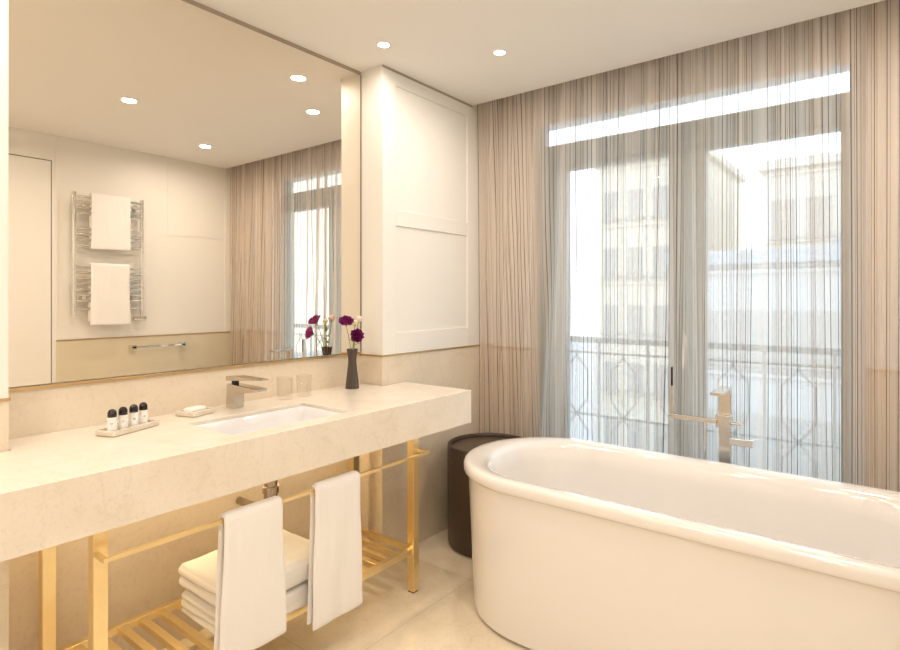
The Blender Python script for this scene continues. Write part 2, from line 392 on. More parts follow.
def building(x, y, wdt, dep, z0, z1, rot, wallm, winm, label, nx, floors, wz=1.5, ww=1.1, roof=None):
    t = thing('building', label, 'building', (x, y, z0), rot)
    bm = B(); box(bm, 0, dep, -wdt / 2, wdt / 2, 0, z1 - z0); obj('facade', bm, wallm, t)
    bm = B(); box(bm, -.35, dep + .3, -wdt / 2 - .3, wdt / 2 + .3, z1 - z0, z1 - z0 + .45, .05); box(bm, 3, 4, -.6, .6, z1 - z0 + .45, z1 - z0 + .9); obj('roof', bm, roof or wallm, t)
    fh = 3.1; n = 0; proto = None
    for k in range(floors):
        for j in range(nx):
            yy_ = -wdt / 2 + (j + .5) * wdt / nx; zz = z1 - z0 - 1.0 - k * fh - wz / 2 - .4
            if proto is None:
                bm = B(); box(bm, -.06, .02, -ww / 2, ww / 2, -wz / 2, wz / 2); box(bm, -.22, .02, -ww / 2 - .12, ww / 2 + .12, -wz / 2 - .14, -wz / 2)
                f_ = proto = obj('window', bm, winm, t, loc=(0, yy_, zz))
            else:
                f_ = proto.copy(); C.objects.link(f_); f_.parent = t; f_.location = (0, yy_, zz)
    for k in range(floors):
        bm = B(); zz = z1 - z0 - .15 - k * fh; box(bm, -.12, .02, -wdt / 2, wdt / 2, zz - .12, zz); obj('cornice', bm, wallm, t)
    return t
BW = pmat('pale render', (0.72, 0.68, 0.60), .9); BW2 = pmat('white render', (0.68, 0.645, 0.59), .9); BW3 = pmat('grey stone facade', (0.56, 0.58, 0.59), .9)
WN = pmat('far window', (0.42, 0.43, 0.42), .3); WN2 = pmat('far shutter', (0.46, 0.44, 0.41), .6)
ROOF = pmat('zinc roof', (0.42, 0.47, 0.52), .6)
building(30, 10.1, 5.4, 9, -12, 8.5, .0, BW, WN, 'tall cream apartment block behind the left window leaf', 4, 6, 1.5, .75)
building(30, 2.5, 4.2, 8, -12, 7.2, .0, BW2, WN2, 'pale narrow tower behind the right window leaf', 3, 5, 1.7, .9)
building(19, 1.0, 9, 8, -12, 2.3, -.05, BW3, WN, 'grey low stone building behind the right window leaf', 7, 4, roof=ROOF)
# low white roof below the balcony level with skylights
lr = thing('terrace_roof', 'low white roof terrace just beyond the balcony railing', 'roof', (5.6, 3, -3.2))
bm = B(); box(bm, 0, 8.5, -9, 7, -8.8, 0); obj('roof_slab', bm, pmat('white membrane', (0.72, 0.76, 0.80), .7), lr)
bm = B(); box(bm, 0, .3, -9, 7, 0, .5, .02); obj('parapet', bm, BW3, lr)
sk = None
for (a, b) in ((2.2, -3.8), (4.6, -2.2), (3.0, .4), (5.4, 2.4)):
    if sk is None:
        bm = B(); prism(bm, [(-.7, 0), (.7, 0), (.7, .5), (0, 1.0), (-.7, .5)], 0, -.9, .9, .02); sk = obj('skylight', bm, pmat('white skylight', (0.9, 0.92, 0.94), .4), lr, loc=(a, b, 0))
    else:
        c = sk.copy(); C.objects.link(c); c.parent = lr; c.location = (a, b, 0)

# ------------------------------------------------------------------ sheer curtain
def curtain():
    bm = B(); uvl = bm.loops.layers.uv.new('UVMap')
    ya, yb = YP - .012, YR + .02; nc = 1300; nr = 30; zt, zb = ZC + .16, .015
    def fold(u, z):
        k = (ZC - z) / ZC
        a = .034 * (.75 + .5 * noise.noise(Vector((u * 1.3, 5.1, 0))))
        ph = 2 * PI * (u / .135 + 1.1 * noise.noise(Vector((u * 1.7, 0, z * .25))) + .35 * noise.noise(Vector((u * 5, 3, 0))))
        return a * (1 - .15 * k) * math.sin(ph) + .010 * math.sin(2.1 * ph + 1.3 + k) + .012 * noise.noise(Vector((u * 2, z * .6, 9)))
    grid = []; us = []; acc = 0; prev = None
    for i in range(nc + 1):
        u = i / nc * (ya - yb); y = ya - u
        p = Vector((fold(u, 1.3), y))
        if prev: acc += (p - prev).length
        prev = p; us.append(acc)
        col = []
        for j in range(nr + 1):
            z = zt + (zb - zt) * j / nr; k = max(0, (ZC - z)) / ZC
            edge = math.sin(PI * min(1, max(0, i / nc)))
            dy = edge * (.055 * k * noise.noise(Vector((u * 2.6, 20, 0))) + .022 * k * noise.noise(Vector((u * 9, z * .5, 40))))
            x = 2.798 + fold(u, z)
            col.append(bm.verts.new((min(x, XW - .028), y + dy, z)))
        grid.append(col)
    for i in range(nc):
        for j in range(nr):
            f = bm.faces.new((grid[i][j], grid[i][j + 1], grid[i + 1][j + 1], grid[i + 1][j])); f.smooth = True
            for l, (a, b) in zip(f.loops, ((i, j), (i, j + 1), (i + 1, j + 1), (i + 1, j))): l[uvl].uv = (us[a], b / nr)
    me = bpy.data.meshes.new('curtain'); bm.to_mesh(me); bm.free(); me.materials.append(CURT)
    o = bpy.data.objects.new('sheer_curtain', me); C.objects.link(o)
    tag(o, 'full height beige sheer curtain with thin dark vertical stripes hanging before the window', 'curtain')
    return o
curtain()
tr = thing('curtain_track', 'slim white curtain track in the ceiling pocket above the sheer curtain', 'curtain track', (2.80, .77, ZC + .162))
bm = B(); box(bm, -.012, .012, -1.18, 1.18, 0, .008, .001); obj('track', bm, CEIL, tr)

# ------------------------------------------------------------------ mirror
mr = thing('wall_mirror', 'large frameless wall mirror above the counter with a brass bottom edge', 'mirror', ((XL0 + XP) / 2, YM, ZG))
hw = (XP - XL0) / 2 - .001
bm = B(); box(bm, -hw, hw, -.006, 0, .010, ZC - ZG - .020); obj('mirror_glass', bm, MIRROR, mr)
bm = B(); box(bm, -hw, hw, -.009, 0, -.004, .006, .001); m_ = obj('bottom_edge', bm, GOLDT, mr); m_['label'] = 'brass bottom edge'
bm = B(); box(bm, hw - .004, hw, -.008, 0, .010, ZC - ZG - .02); obj('mirror_edge', bm, SEAM, mr)
bm = B(); box(bm, -hw, hw, -.004, 0, ZC - ZG - .0195, ZC - ZG); obj('top_gap_shade', bm, GAP_SHADE, mr)  # strip above the glass, shade of the gap painted in tan

# ------------------------------------------------------------------ counter
CX0, CX1, CY0, ZT, ZB = .336, 2.157, 1.5495, .868, .716
SX0, SX1, SY0, SY1 = .985, 1.475, 1.628, 1.915
# top plan: L-shaped around both piers, with a rounded sink cut-out
def counter():
    bm = B()
    xs = [CX0, XL0, SX0, SX1, XP, CX1]; ys_ = [CY0, SY0, SY1, YP, YM]
    e = .0015; xs[1] += 0; V = {}
    def vert(i, j, z):
        k = (i, j, z)
        if k not in V:
            x, y = xs[i], ys_[j]
            if j == 3: y = YP - .0045
            if j == 4: y = YM - .001
            if i == 1 and j >= 3: x = XL0 + .005
            if i == 4 and j >= 3: x = XP - .005
            V[k] = bm.verts.new((x, y, z))
        return V[k]
    cells = [(i, j) for i in range(5) for j in range(4)]
    solid = set()
    for (i, j) in cells:
        if (i, j) == (2, 1): continue
        if j == 3 and i in (0, 4): continue
        solid.add((i, j))
    for (i, j) in solid:
        bm.faces.new([vert(i, j, ZT), vert(i + 1, j, ZT), vert(i + 1, j + 1, ZT), vert(i, j + 1, ZT)])
        bm.faces.new([vert(i, j, ZB), vert(i, j + 1, ZB), vert(i + 1, j + 1, ZB), vert(i + 1, j, ZB)])
        for (di, dj, a, b) in ((-1, 0, (i, j + 1), (i, j)), (1, 0, (i + 1, j), (i + 1, j + 1)), (0, -1, (i, j), (i + 1, j)), (0, 1, (i + 1, j + 1), (i, j + 1))):
            if (i + di, j + dj) not in solid:
                bm.faces.new([vert(*a, ZT), vert(*b, ZT), vert(*b, ZB), vert(*a, ZB)])
    bmesh.ops.recalc_face_normals(bm, faces=bm.faces[:])
    ve = [e_ for e_ in bm.edges if abs(e_.verts[0].co.z - e_.verts[1].co.z) > .1 and len(e_.link_faces) == 2
          and all(abs(v.co.x - SX0) < .001 or abs(v.co.x - SX1) < .001 for v in e_.verts) and all(SY0 - .01 < v.co.y < SY1 + .01 for v in e_.verts)]
    bmesh.ops.bevel(bm, geom=ve, offset=.014, segments=4, profile=.5, affect='EDGES')
    se = [e_ for e_ in bm.edges if len(e_.link_faces) == 2 and e_.calc_face_angle(0) > .7]
    bmesh.ops.bevel(bm, geom=se, offset=.0018, segments=2, profile=.5, affect='EDGES')
    o = obj('vanity_counter', bm, COUNTER)
    return tag(o, 'thick cream marble vanity counter spanning under the mirror', 'counter')
counter()
sk = thing('undermount_sink', 'white rectangular sink set into the cream marble counter', 'sink', ((SX0 + SX1) / 2, (SY0 + SY1) / 2, ZT - .014))
def rrect(a, b, r, n=6):
    P = []
    for cx, cy, s in ((a - r, b - r, 0), (-a + r, b - r, 1), (-a + r, -b + r, 2), (a - r, -b + r, 3)):
        for k in range(n + 1):
            th = (s + k / n) * PI / 2; P.append((cx + r * math.cos(th), cy + r * math.sin(th)))
    return P
def loft(bm, rings, close_last=True, mi=0):
    R = [[bm.verts.new((p[0], p[1], z)) for p in P] for P, z in rings]
    n = len(R[0])
    for a, b in zip(R, R[1:]):
        for k in range(n):
            f = bm.faces.new((a[k], a[(k + 1) % n], b[(k + 1) % n], b[k])); f.smooth = True; f.material_index = mi
    if close_last:
        f = bm.faces.new(R[-1]); f.smooth = True; f.material_index = mi
    return R
bm = B(); a, b = (SX1 - SX0) / 2, (SY1 - SY0) / 2
loft(bm, [(rrect(a - .004, b - .004, .02), -.108), (rrect(a - .0025, b - .0025, .02), .002), (rrect(a - .009, b - .009, .02), .002), (rrect(a - .014, b - .014, .025), -.03), (rrect(a - .02, b - .02, .03), -.080), (rrect(a - .035, b - .035, .04), -.098), (rrect(a - .08, b - .08, .04), -.104), (rrect(.022, .022, .0219), -.108)])
obj('basin', bm, PORC, sk)
bm = B(); lathe(bm, [(0, .006), (.016, .006), (.021, .003), (.022, 0), (0, 0)], (0, 0, -.107), 24); obj('drain', bm, CHROME, sk, 40)
# trap below
tp = thing('sink_drain_pipe', 'dark satin metal drain pipe hanging under the counter behind the left hanging towel', 'pipe', (1.31, 1.9, .515))
bm = B(); tube(bm, [(0, 0, .203), (0, 0, -.02)], .026, 20); obj('pipe', bm, PIPE, tp, 40)
bm = B(); tube(bm, [(0, 0, .03), (0, 0, .055)], .031, 20); obj('collar', bm, PIPE, tp, 40)
bm = B(); lathe(bm, [(0, 0), (.03, 0), (.034, .01), (.034, .10), (.03, .11), (0, .11)], (0, 0, -.11), 24); tube(bm, [(0, .03, -.05), (0, .218, -.05)], .016, 14); obj('bottle_trap', bm, PIPE, tp, 40)
uv_ = thing('undersink_bracket', 'flat grey metal support bracket under the counter, left of the drain pipe', 'bracket', (1.13, 1.85, .705))
bm = B(); box(bm, -.03, .13, -.17, .115, 0, .011, .002); obj('plate', bm, NICKEL, uv_)
bm = B(); box(bm, .10, .13, -.17, .115, -.03, 0, .002); obj('flange', bm, NICKEL, uv_)

# ------------------------------------------------------------------ basin tap
tp = thing('basin_tap', 'square polished single lever tap behind the sink', 'tap', (1.24, 2.03, ZT))
bm = B(); prism(bm, [(.033, 0), (-.022, 0), (-.020, .060), (-.175, .080), (-.178, .092), (.020, .096), (.026, .094)], 0, -.023, .023, .0025); obj('tap_body', bm, NICKEL, tp)
bm = B(); lathe(bm, [(0, 0), (.014, 0), (.014, .014), (0, .014)], (0, .002, .092), 20); obj('cartridge', bm, DARK, tp, 40)
bm = B(); prism(bm, [(.034, .106), (-.19, .124), (-.19, .128), (-.03, .128), (.034, .124)], 0, -.0225, .0225, .002); obj('lever', bm, NICKEL, tp)

# ------------------------------------------------------------------ tumblers
def tumbler(x, y, label):
    t = tag(obj('drinking_glass', glass_bm(), TUMB), label, 'glass', 'drinking glasses beside the tap'); t.location = (x, y, ZT + .0005); return t
def glass_bm():
    bm = B(); lathe(bm, [(0, 0), (.028, 0), (.030, .003), (.0335, .092), (.0325, .093), (.0312, .092), (.0285, .016), (.026, .0135), (0, .013)], n=40); return bm
tumbler(1.472, 2.035, 'clear straight drinking glass, the one nearer the tap')
tumbler(1.572, 2.035, 'clear straight drinking glass, the one nearer the flower vase')

# ------------------------------------------------------------------ soap dish, toiletries
def tray(bm, a, b, h, wl, fl, r):
    loft(bm, [(rrect(a - .004, b - .004, r), 0), (rrect(a, b, r), .003), (rrect(a, b, r), h - .001), (rrect(a - .001, b - .001, r), h), (rrect(a - wl, b - wl, max(r - wl, .002)), h), (rrect(a - wl - .001, b - wl - .001, max(r - wl, .002)), fl)])
    f = bm.faces.new([v for v in bm.verts if abs(v.co.z) < 1e-7])
TRAYM = stone('tray marble', (0.78, 0.71, 0.60), (0.70, 0.62, 0.50), .3, 22)
ca, sa = math.cos(.37), math.sin(.37)
bm = B(); tray(bm, .092, .040, .017, .007, .006, .006); o = obj('toiletry_tray', bm, TRAYM, smooth_angle=30, loc=(.815, 1.9615, ZT + .0005), rz=.37)
tag(o, 'long cream marble tray holding four small bottles', 'tray')
bm = B(); tray(bm, .050, .046, .018, .010, .009, .006); o = obj('soap_dish', bm, TRAYM, smooth_angle=30, loc=(1.078, 2.035, ZT + .0005), rz=.30)
tag(o, 'square cream marble soap dish between the bottle tray and the tap', 'soap dish')
bm = B(); loft(bm, [(rrect(.030, .018, .008), 0), (rrect(.036, .024, .010), .005), (rrect(.036, .024, .010), .013), (rrect(.033, .021, .010), .017), (rrect(.02, .01, .005), .0185)])
bm.faces.new([v for v in bm.verts if abs(v.co.z) < 1e-7]); o = obj('soap_bar', bm, SOAP, loc=(1.078, 2.035, ZT + .0100), rz=.30, smooth_angle=60)
tag(o, 'white bar of soap lying in the marble soap dish', 'soap')
bt = None
bl = ['small pale bottle with black domed cap, leftmost in the tray', 'small pale bottle with black domed cap, second from the left in the tray',
      'small pale bottle with black domed cap, third from the left in the tray', 'small pale bottle with black domed cap, rightmost in the tray']
for i, sft in enumerate((-.062, -.021, .021, .060)):
    x = .815 + sft * ca; y = 1.9615 + sft * sa
    if bt is None:
        bt = thing('toiletry_bottle', bl[0], 'bottle', (x, y, ZT + .0068), .2, 'miniature toiletry bottles in the tray')
        bm = B(); lathe(bm, [(0, 0), (.0125, 0), (.0138, .002), (.0138, .046), (.012, .049), (0, .049)], n=28); obj('bottle_body', bm, LIQ, bt, 40)
        bm = B(); lathe(bm, [(.01382, .010), (.0141, .0102), (.0141, .036), (.01382, .0362)], n=28); obj('label_band', bm, LABELM, bt, 40)
        bm = B()
        for r_, zz, wv in ((0, .030, .010), (0, .0265, .007)):
            vs = []
            for k in range(7):
                th = -2.2 + (k / 6 - .5) * wv / .0143; vs.append((.01425 * math.cos(th), .01425 * math.sin(th)))
            for k in range(6):
                bm.faces.new([bm.verts.new((*vs[k], zz)), bm.verts.new((*vs[k + 1], zz)), bm.verts.new((*vs[k + 1], zz + .0012)), bm.verts.new((*vs[k], zz + .0012))])
        obj('printed_lines', bm, SEAM, bt)
        bm = B(); lathe(bm, [(0, .049), (.0125, .049), (.013, .050), (.013, .060), (.0118, .066), (.009, .071), (.005, .0735), (0, .0742)], n=28); obj('cap', bm, DARK, bt, 40)
    else: dup(bt, (x, y, ZT + .0068), .2 + i * .1, bl[i])

# ------------------------------------------------------------------ vase with flowers
VX, VY = 1.848, 2.0265
bm = B(); pr = [(0, 0), (.030, 0), (.031, .003), (.0295, .02), (.0265, .05), (.0225, .085), (.0192, .118), (.0185, .135), (.0205, .155), (.0245, .180), (.0265, .188), (.0245, .188), (.0225, .180), (.0175, .15), (.0165, .12), (.02, .06), (0, .03)]
lathe(bm, pr, n=96, flute=12, fa=.07); v = obj('flower_vase', bm, VASE, loc=(VX, VY, ZT + .0005))
tag(v, 'dark smoky fluted hourglass vase on the counter end', 'vase')
def rose(bm, c, nrm, R, seed):
    """ruffled open bloom: nested wavy petals around a tight heart"""
    rnd = random.Random(seed); q = Vector(nrm).to_track_quat('Z', 'Y').to_matrix(); c = Vector(c)
    for layer, (r, h, op, npet) in enumerate(((.25, .60, .1, 3), (.48, .70, .25, 4), (.72, .70, .5, 5), (.95, .60, .8, 5))):
        for p in range(npet):
            a0 = p / npet * 2 * PI + layer * .8 + rnd.random() * .3; wdt = 2 * PI / npet * 1.5
            G = []
            for i in range(7):
                row = []
                for j in range(6):
                    u = i / 6 - .5; v = j / 5
                    ang = a0 + u * wdt * (1 - .10 * v)
                    rad = R * r * (.25 + .75 * math.sin(min(v, 1) * PI / 2)) * (1 + .10 * math.sin(u * 17 + seed + p) * v) * (1 - .35 * (2 * u) ** 4 * v)
                    z = R * (h * v * (1 - .35 * op * v) * 1.4 - .35) + R * .08 * math.cos(u * 14 + p) * v
                    row.append(bm.verts.new(c + q @ Vector((rad * math.cos(ang), rad * math.sin(ang), z))))
                G.append(row)
            for i in range(6):
                for j in range(5):
                    bm.faces.new((G[i][j], G[i + 1][j], G[i + 1][j + 1], G[i][j + 1])).smooth = True
def flower(name, head, nrm, R, mat, label, seed, bud=False):
    t = thing(name, label, 'flower', (VX, VY, ZT + .06))
    o0 = Vector((VX, VY, ZT + .06)); h = Vector(head) - o0; nv = Vector(nrm).normalized()
    bm = B()
    foot = Vector((-.004 + .008 * random.random(), -.004 + .008 * random.random(), 0)); neck = h - nv * R * .45
    mouth = Vector((max(-.008, min(.008, h.x * .1)), max(-.008, min(.008, h.y * .1)), .135))
    pts = []
    for k in range(13):
        s = k / 12
        pts.append((1 - s) ** 3 * foot + 3 * (1 - s) ** 2 * s * mouth + 3 * (1 - s) * s * s * (mouth * .4 + neck * .6) + s ** 3 * neck)
    tube(bm, pts, .0017, 8); obj('stem', bm, GREEN, t)
    bm = B()
    if bud:
        lathe(bm, [(0, -.5 * R), (.5 * R, -.35 * R), (.85 * R, .1 * R), (.8 * R, .6 * R), (.5 * R, .95 * R), (.2 * R, 1.0 * R), (0, .8 * R)], h, 20, 3, .08)
    else: rose(bm, h, nrm, R, seed)
    hd = obj('bloom', bm, mat, t)
    bm = B(); lathe(bm, [(0, -.01), (.003, -.008), (.006, -.002), (.007, .004)], neck + nv * .004, 12, 5, .2); obj('calyx', bm, GREEN, t, 60)
    return t
flower('purple_flower', (1.790, 2.006, 1.187), (-.35, -.45, .8), .038, PURPLE, 'deep purple ruffled bloom on the left of the vase, the higher one', 3)
flower('purple_flower', (1.806, 1.951, 1.124), (-.45, -.85, .25), .035, PURPLE, 'deep purple round bloom at the front of the vase, the lower one', 8)
flower('pink_flower', (1.885, 2.02, 1.192), (.3, -.2, .9), .021, PINK, 'pale pink closed bloom at the right of the vase', 5, True)
flower('flower_bud', (1.852, 2.01, 1.178), (.0, -.3, .9), .015, CREAMB, 'small cream green bud between the purple and pink blooms', 6, True)
bm = B()
def leafm(bm, p0, d, L_, W_):
    p0 = Vector(p0); d = Vector(d).normalized(); s = d.cross(Vector((0, 0, 1))).normalized(); G = []
    for i in range(7):
        v = i / 6; wv = W_ * math.sin(PI * min(1, v * .92 + .06)); p = p0 + d * L_ * v - Vector((0, 0, .25 * L_ * v * v))
        G.append([bm.verts.new(p - s * wv), bm.verts.new(p - Vector((0, 0, wv * .35))), bm.verts.new(p + s * wv)])
    for a, b in zip(G, G[1:]):
        for k in (0, 1): bm.faces.new((a[k], a[k + 1], b[k + 1], b[k])).smooth = True
lt = thing('leaf_sprig', 'small green leaf sprig at the mouth of the vase under the blooms', 'foliage', (VX, VY, ZT + .06))
bm = B(); tube(bm, [(0, 0, 0), (.003, -.003, .13), (.004, -.01, .20)], .0013, 6); obj('stem', bm, GREEN, lt)
for (p, d_, L_, W_) in (((.003, -.004, .145), (.6, -.6, .5), .045, .010), ((.003, -.006, .16), (-.7, -.2, .7), .04, .009), ((.004, -.01, .20), (.2, -.3, 1), .045, .008), ((.004, -.008, .18), (.3, .6, .6), .04, .009)):
    bm = B(); leafm(bm, p, d_, L_, W_); obj('leaf', bm, GREEN, lt)

# ------------------------------------------------------------------ brass stand
st = thing('brass_stand', 'brushed brass open towel stand with slatted shelf under the counter', 'stand', (1.25, 1.85, 0))
X0, X1, Y0, Y1 = -.65, .65, -.198, .222     # local extents
LG = .036
leg = None
for (x, y) in ((X0, Y0), (X1 - LG, Y0), (X0, Y1 - LG), (X1 - LG, Y1 - LG)):
    bm = B(); box(bm, x, x + LG, y, y + LG, .006, ZB - .0015, .0012); l_ = obj('leg', bm, GOLD, st)
    bm = B(); box(bm, x + .003, x + LG - .003, y + .003, y + LG - .003, 0, .006); obj('foot_pad', bm, DARK, l_)
zs0, zs1 = .172, .197
bm = B(); box(bm, X0 + LG, X1 - LG, Y0 + .006, Y0 + .030, zs0, zs1, .001); box(bm, X0 + LG, X1 - LG, Y1 - .030, Y1 - .006, zs0, zs1, .001)
box(bm, X0 + .006, X0 + .030, Y0 + LG, Y1 - LG, zs0, zs1, .001); box(bm, X1 - .030, X1 - .006, Y0 + LG, Y1 - LG, zs0, zs1, .001)
obj('shelf_frame', bm, GOLD, st)
slat = None; n = 18
for i in range(n):
    x = X0 + .030 + (i + 1) * (X1 - X0 - .06) / (n + 1)
    if slat is None:
        bm = B(); box(bm, -.013, .013, Y0 + .030, Y1 - .030, zs0 + .004, zs1 - .0005, .001); slat = obj('shelf_slat', bm, GOLD, st, loc=(x, 0, 0))
    else:
        c = slat.copy(); C.objects.link(c); c.parent = st; c.location = (x, 0, 0)
bm = B(); zr0, zr1 = .619, .631; ry = -.262
box(bm, X0, X1, ry, ry + .012, zr0, zr1, .001); box(bm, X0, X0 + .012, ry + .012, Y0 + .001, zr0, zr1, .001); box(bm, X1 - .012, X1, ry + .012, Y0 + .001, zr0, zr1, .001)
obj('towel_rail', bm, GOLD, st)
RY = 1.85 + ry + .006; RZ = zr1

# ------------------------------------------------------------------ towels
def drape(name, label, x0, x1, yb, zb, Lf, Lb, R, th, seed, group, axis_sign=1, cat='towel', flare=0.0):
    """thick towel folded over a bar: closed cross-section in YZ swept along X (front = -axis_sign Y)"""
    path = []
    nf = 22
    for k in range(nf): s = k / nf; path.append((-R, -Lf * (1 - s)))
    for k in range(13):
        a = PI - PI * k / 12; path.append((R * math.cos(a), R * math.sin(a)))
    for k in range(1, nf + 1): s = k / nf; path.append((R, -Lb * s))
    P = [Vector(p) for p in path]; Nn = []
    for i in range(len(P)):
        t = (P[min(i + 1, len(P) - 1)] - P[max(i - 1, 0)]).normalized(); Nn.append(Vector((-t.y, t.x)))
    outer = [p + n_ * th / 2 for p, n_ in zip(P, Nn)]; inner = [p - n_ * th / 2 for p, n_ in zip(P, Nn)]
    e0 = P[0] + Vector((0, -th * .5)); e1 = P[-1] + Vector((0, -th * .5))
    sec = outer + [e1] + inner[::-1] + [e0]
    bm = B(); nx = 26; rings = []; W = x1 - x0
    for i in range(nx + 1):
        u = i / nx; ring = []
        ed = min(u, 1 - u) * W; rr = min(1, ed / (th * .45)); shr = math.sqrt(max(.0, 1 - (1 - rr) ** 2)) * .93 + .07
        for (y, z), pc in zip([(s_.x, s_.y) for s_ in sec], P + [e1] + P[::-1] + [e0]):
            yy_ = pc.x + (y - pc.x) * shr; zz = pc.y + (z - pc.y) * shr
            d = max(0, -zz); sd = -1 if pc.x < 0 else 1
            wv = .007 * noise.noise(Vector((u * 3.0 + seed, d * 2.2, sd * 3))) * min(1, d / .1)
            wv += .003 * noise.noise(Vector((u * 9.0 + seed, d * 6, sd * 5))) * min(1, d / .05)
            fx = (u - .5) * flare * d + .006 * noise.noise(Vector((seed * 2.7, d * 5, sd))) * (u * 2 - 1)
            hem = .006 * noise.noise(Vector((u * 2.5 + seed, sd * 7, 2))) if d > .1 else 0
            ring.append(bm.verts.new((x0 + u * W + fx, yb + axis_sign * (yy_ + wv * (1 if sd < 0 else .5)), zb + zz + hem * d)))
        rings.append(ring)
    m = len(sec)
    for a, b in zip(rings, rings[1:]):
        for k in range(m): bm.faces.new((a[k], b[k], b[(k + 1) % m], a[(k + 1) % m]))
    for rg in (rings[0], rings[-1]):
        for k in range(len(P) - 1):
            ia, ib = k, k + 1; oa, ob = m - 2 - k, m - 3 - k
            try: bm.faces.new((rg[ia], rg[ib], rg[ob], rg[oa]))
            except Exception: pass
        bm.faces.new((rg[m - 1], rg[0], rg[m - 2])); 
        bm.faces.new((rg[len(P) - 1], rg[len(P)], rg[len(P) + 1]))
    o = obj(name, bm, TOWEL, smooth_angle=70); tag(o, label, cat, group)
    sb = o.modifiers.new('soft', 'SUBSURF'); sb.levels = 1; sb.render_levels = 1
    return o
TG = 'white towels hanging on the brass rail'
drape('hand_towel', 'white hand towel on the brass rail, left one before the folded stack', .925, 1.135, RY, RZ - .006, .425, .415, .0160, .016, 2.3, TG, flare=.06)
drape('hand_towel', 'white hand towel hung over the brass rail, the right one', 1.268, 1.478, RY, RZ - .006, .475, .465, .0160, .016, 7.9, TG, flare=.05)
def folded(name, label, x0, x1, y0, y1, z0, z1, layers, seed):
    bm = B(); nx, ny, nz = 40, 30, 10 * layers; W, D, H = x1 - x0, y1 - y0, z1 - z0; r = .022
    V = {}
    def pos(i, j, k):
        u, v, w_ = i / nx, j / ny, k / nz
        x, y, z = (u - .5) * W, (v - .5) * D, (w_ - .5) * H
        cx = max(-W / 2 + r, min(W / 2 - r, x)); cy = max(-D / 2 + r, min(D / 2 - r, y)); rz_ = H / 2 * .98; cz = max(-H / 2 + r, min(H / 2 - r, z))
        d = Vector((x - cx, y - cy, z - cz))
        if d.length > 1e-6:
            mxx = max(abs(d.x), abs(d.y), abs(d.z)); p = Vector((cx, cy, cz)) + d.normalized() * mxx
        else: p = Vector((x, y, z))
        lw = (w_ * layers) % 1.0; g = abs(2 * lw - 1) ** 3          # 1 at the joints between layers
        if u < .25: p.x += .015 * g * (1 - u / .25) ** 1.2 * (1 if 0.02 < w_ < .98 else .2)
        if u < .12: p.x += .005 * noise.noise(Vector((int(w_ * layers * .999) * 3.1, v * 3, seed)))
        if u > .9: p.x -= .010 * g
        p.z += (.006 * noise.noise(Vector((u * 2.5, v * 2.5, seed))) + .0025 * noise.noise(Vector((u * 8, v * 8, seed)))) * w_
        p.y += .006 * noise.noise(Vector((u * 3, w_ * 3, seed + 4))) * (1 if v < .5 else 0)
        return p + Vector((x0 + W / 2, y0 + D / 2, z0 + H / 2))
    def vt(i, j, k):
        if (i, j, k) not in V: V[(i, j, k)] = bm.verts.new(pos(i, j, k))
        return V[(i, j, k)]
    for i in range(nx):
        for j in range(ny):
            for k in (0, nz): bm.faces.new((vt(i, j, k), vt(i + 1, j, k), vt(i + 1, j + 1, k), vt(i, j + 1, k)))
    for i in range(nx):
        for k in range(nz):
            for j in (0, ny): bm.faces.new((vt(i, j, k), vt(i + 1, j, k), vt(i + 1, j, k + 1), vt(i, j, k + 1)))
    for j in range(ny):
        for k in range(nz):
            for i in (0, nx): bm.faces.new((vt(i, j, k), vt(i, j + 1, k), vt(i, j + 1, k + 1), vt(i, j, k + 1)))
    o = obj(name, bm, TOWEL, smooth_angle=80); return tag(o, label, 'towel', 'folded towels stacked on the slatted shelf')
folded('bath_towel', 'thick folded white bath towel lying directly on the brass shelf slats', .978, 1.40, 1.640, 1.955, zs1 + .0005, zs1 + .086, 3, 1.1)
folded('bath_towel', 'thick folded white bath towel on top of the other folded one', .975, 1.405, 1.630, 1.965, zs1 + .0925, zs1 + .176, 2, 4.4)

# ------------------------------------------------------------------ bathtub
def stadium(a, b, n=40, m=14):
    L_ = b - a; P = []
    for k in range(n): th = PI * k / n; P.append((a * math.cos(th), L_ + a * math.sin(th)))
    for k in range(m): P.append((-a, L_ - 2 * L_ * k / m))
    for k in range(n): th = PI + PI * k / n; P.append((a * math.cos(th), -L_ + a * math.sin(th)))
    for k in range(m): P.append((a, -L_ + 2 * L_ * k / m))
    return P
tb = thing('bathtub', 'large white oval freestanding bathtub in front of the curtain', 'bathtub', (2.193, .57, 0))
bm = B()
R_ = [(.352, .882, .012), (.374, .905, .014), (.376, .908, .03), (.379, .918, .25), (.380, .930, .48), (.381, .938, .556),
      (.384, .942, .563), (.3915, .950, .565), (.3945, .953, .569), (.396, .955, .578), (.3955, .9545, .596), (.391, .950, .606), (.382, .941, .6115),
      (.36, .915, .612), (.335, .875, .608), (.318, .850, .600), (.308, .832, .582), (.298, .812, .52), (.285, .780, .40), (.268, .735, .28), (.245, .675, .205), (.20, .59, .172), (.12, .45, .160), (.05, .30, .157)]
loft(bm, [(stadium(a, b), z) for a, b, z in R_])
bm.faces.new([v for v in bm.verts if abs(v.co.z - .012) < 1e-6])
obj('tub_shell', bm, WHITE, tb, 60)
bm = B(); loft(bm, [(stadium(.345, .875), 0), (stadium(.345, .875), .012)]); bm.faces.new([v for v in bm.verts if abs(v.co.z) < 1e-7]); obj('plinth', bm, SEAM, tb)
bm = B(); lathe(bm, [(0, .004), (.026, .004), (.03, 0), (0, 0)], (0, .05, .1575), 24); obj('tub_drain', bm, CHROME, tb, 40)

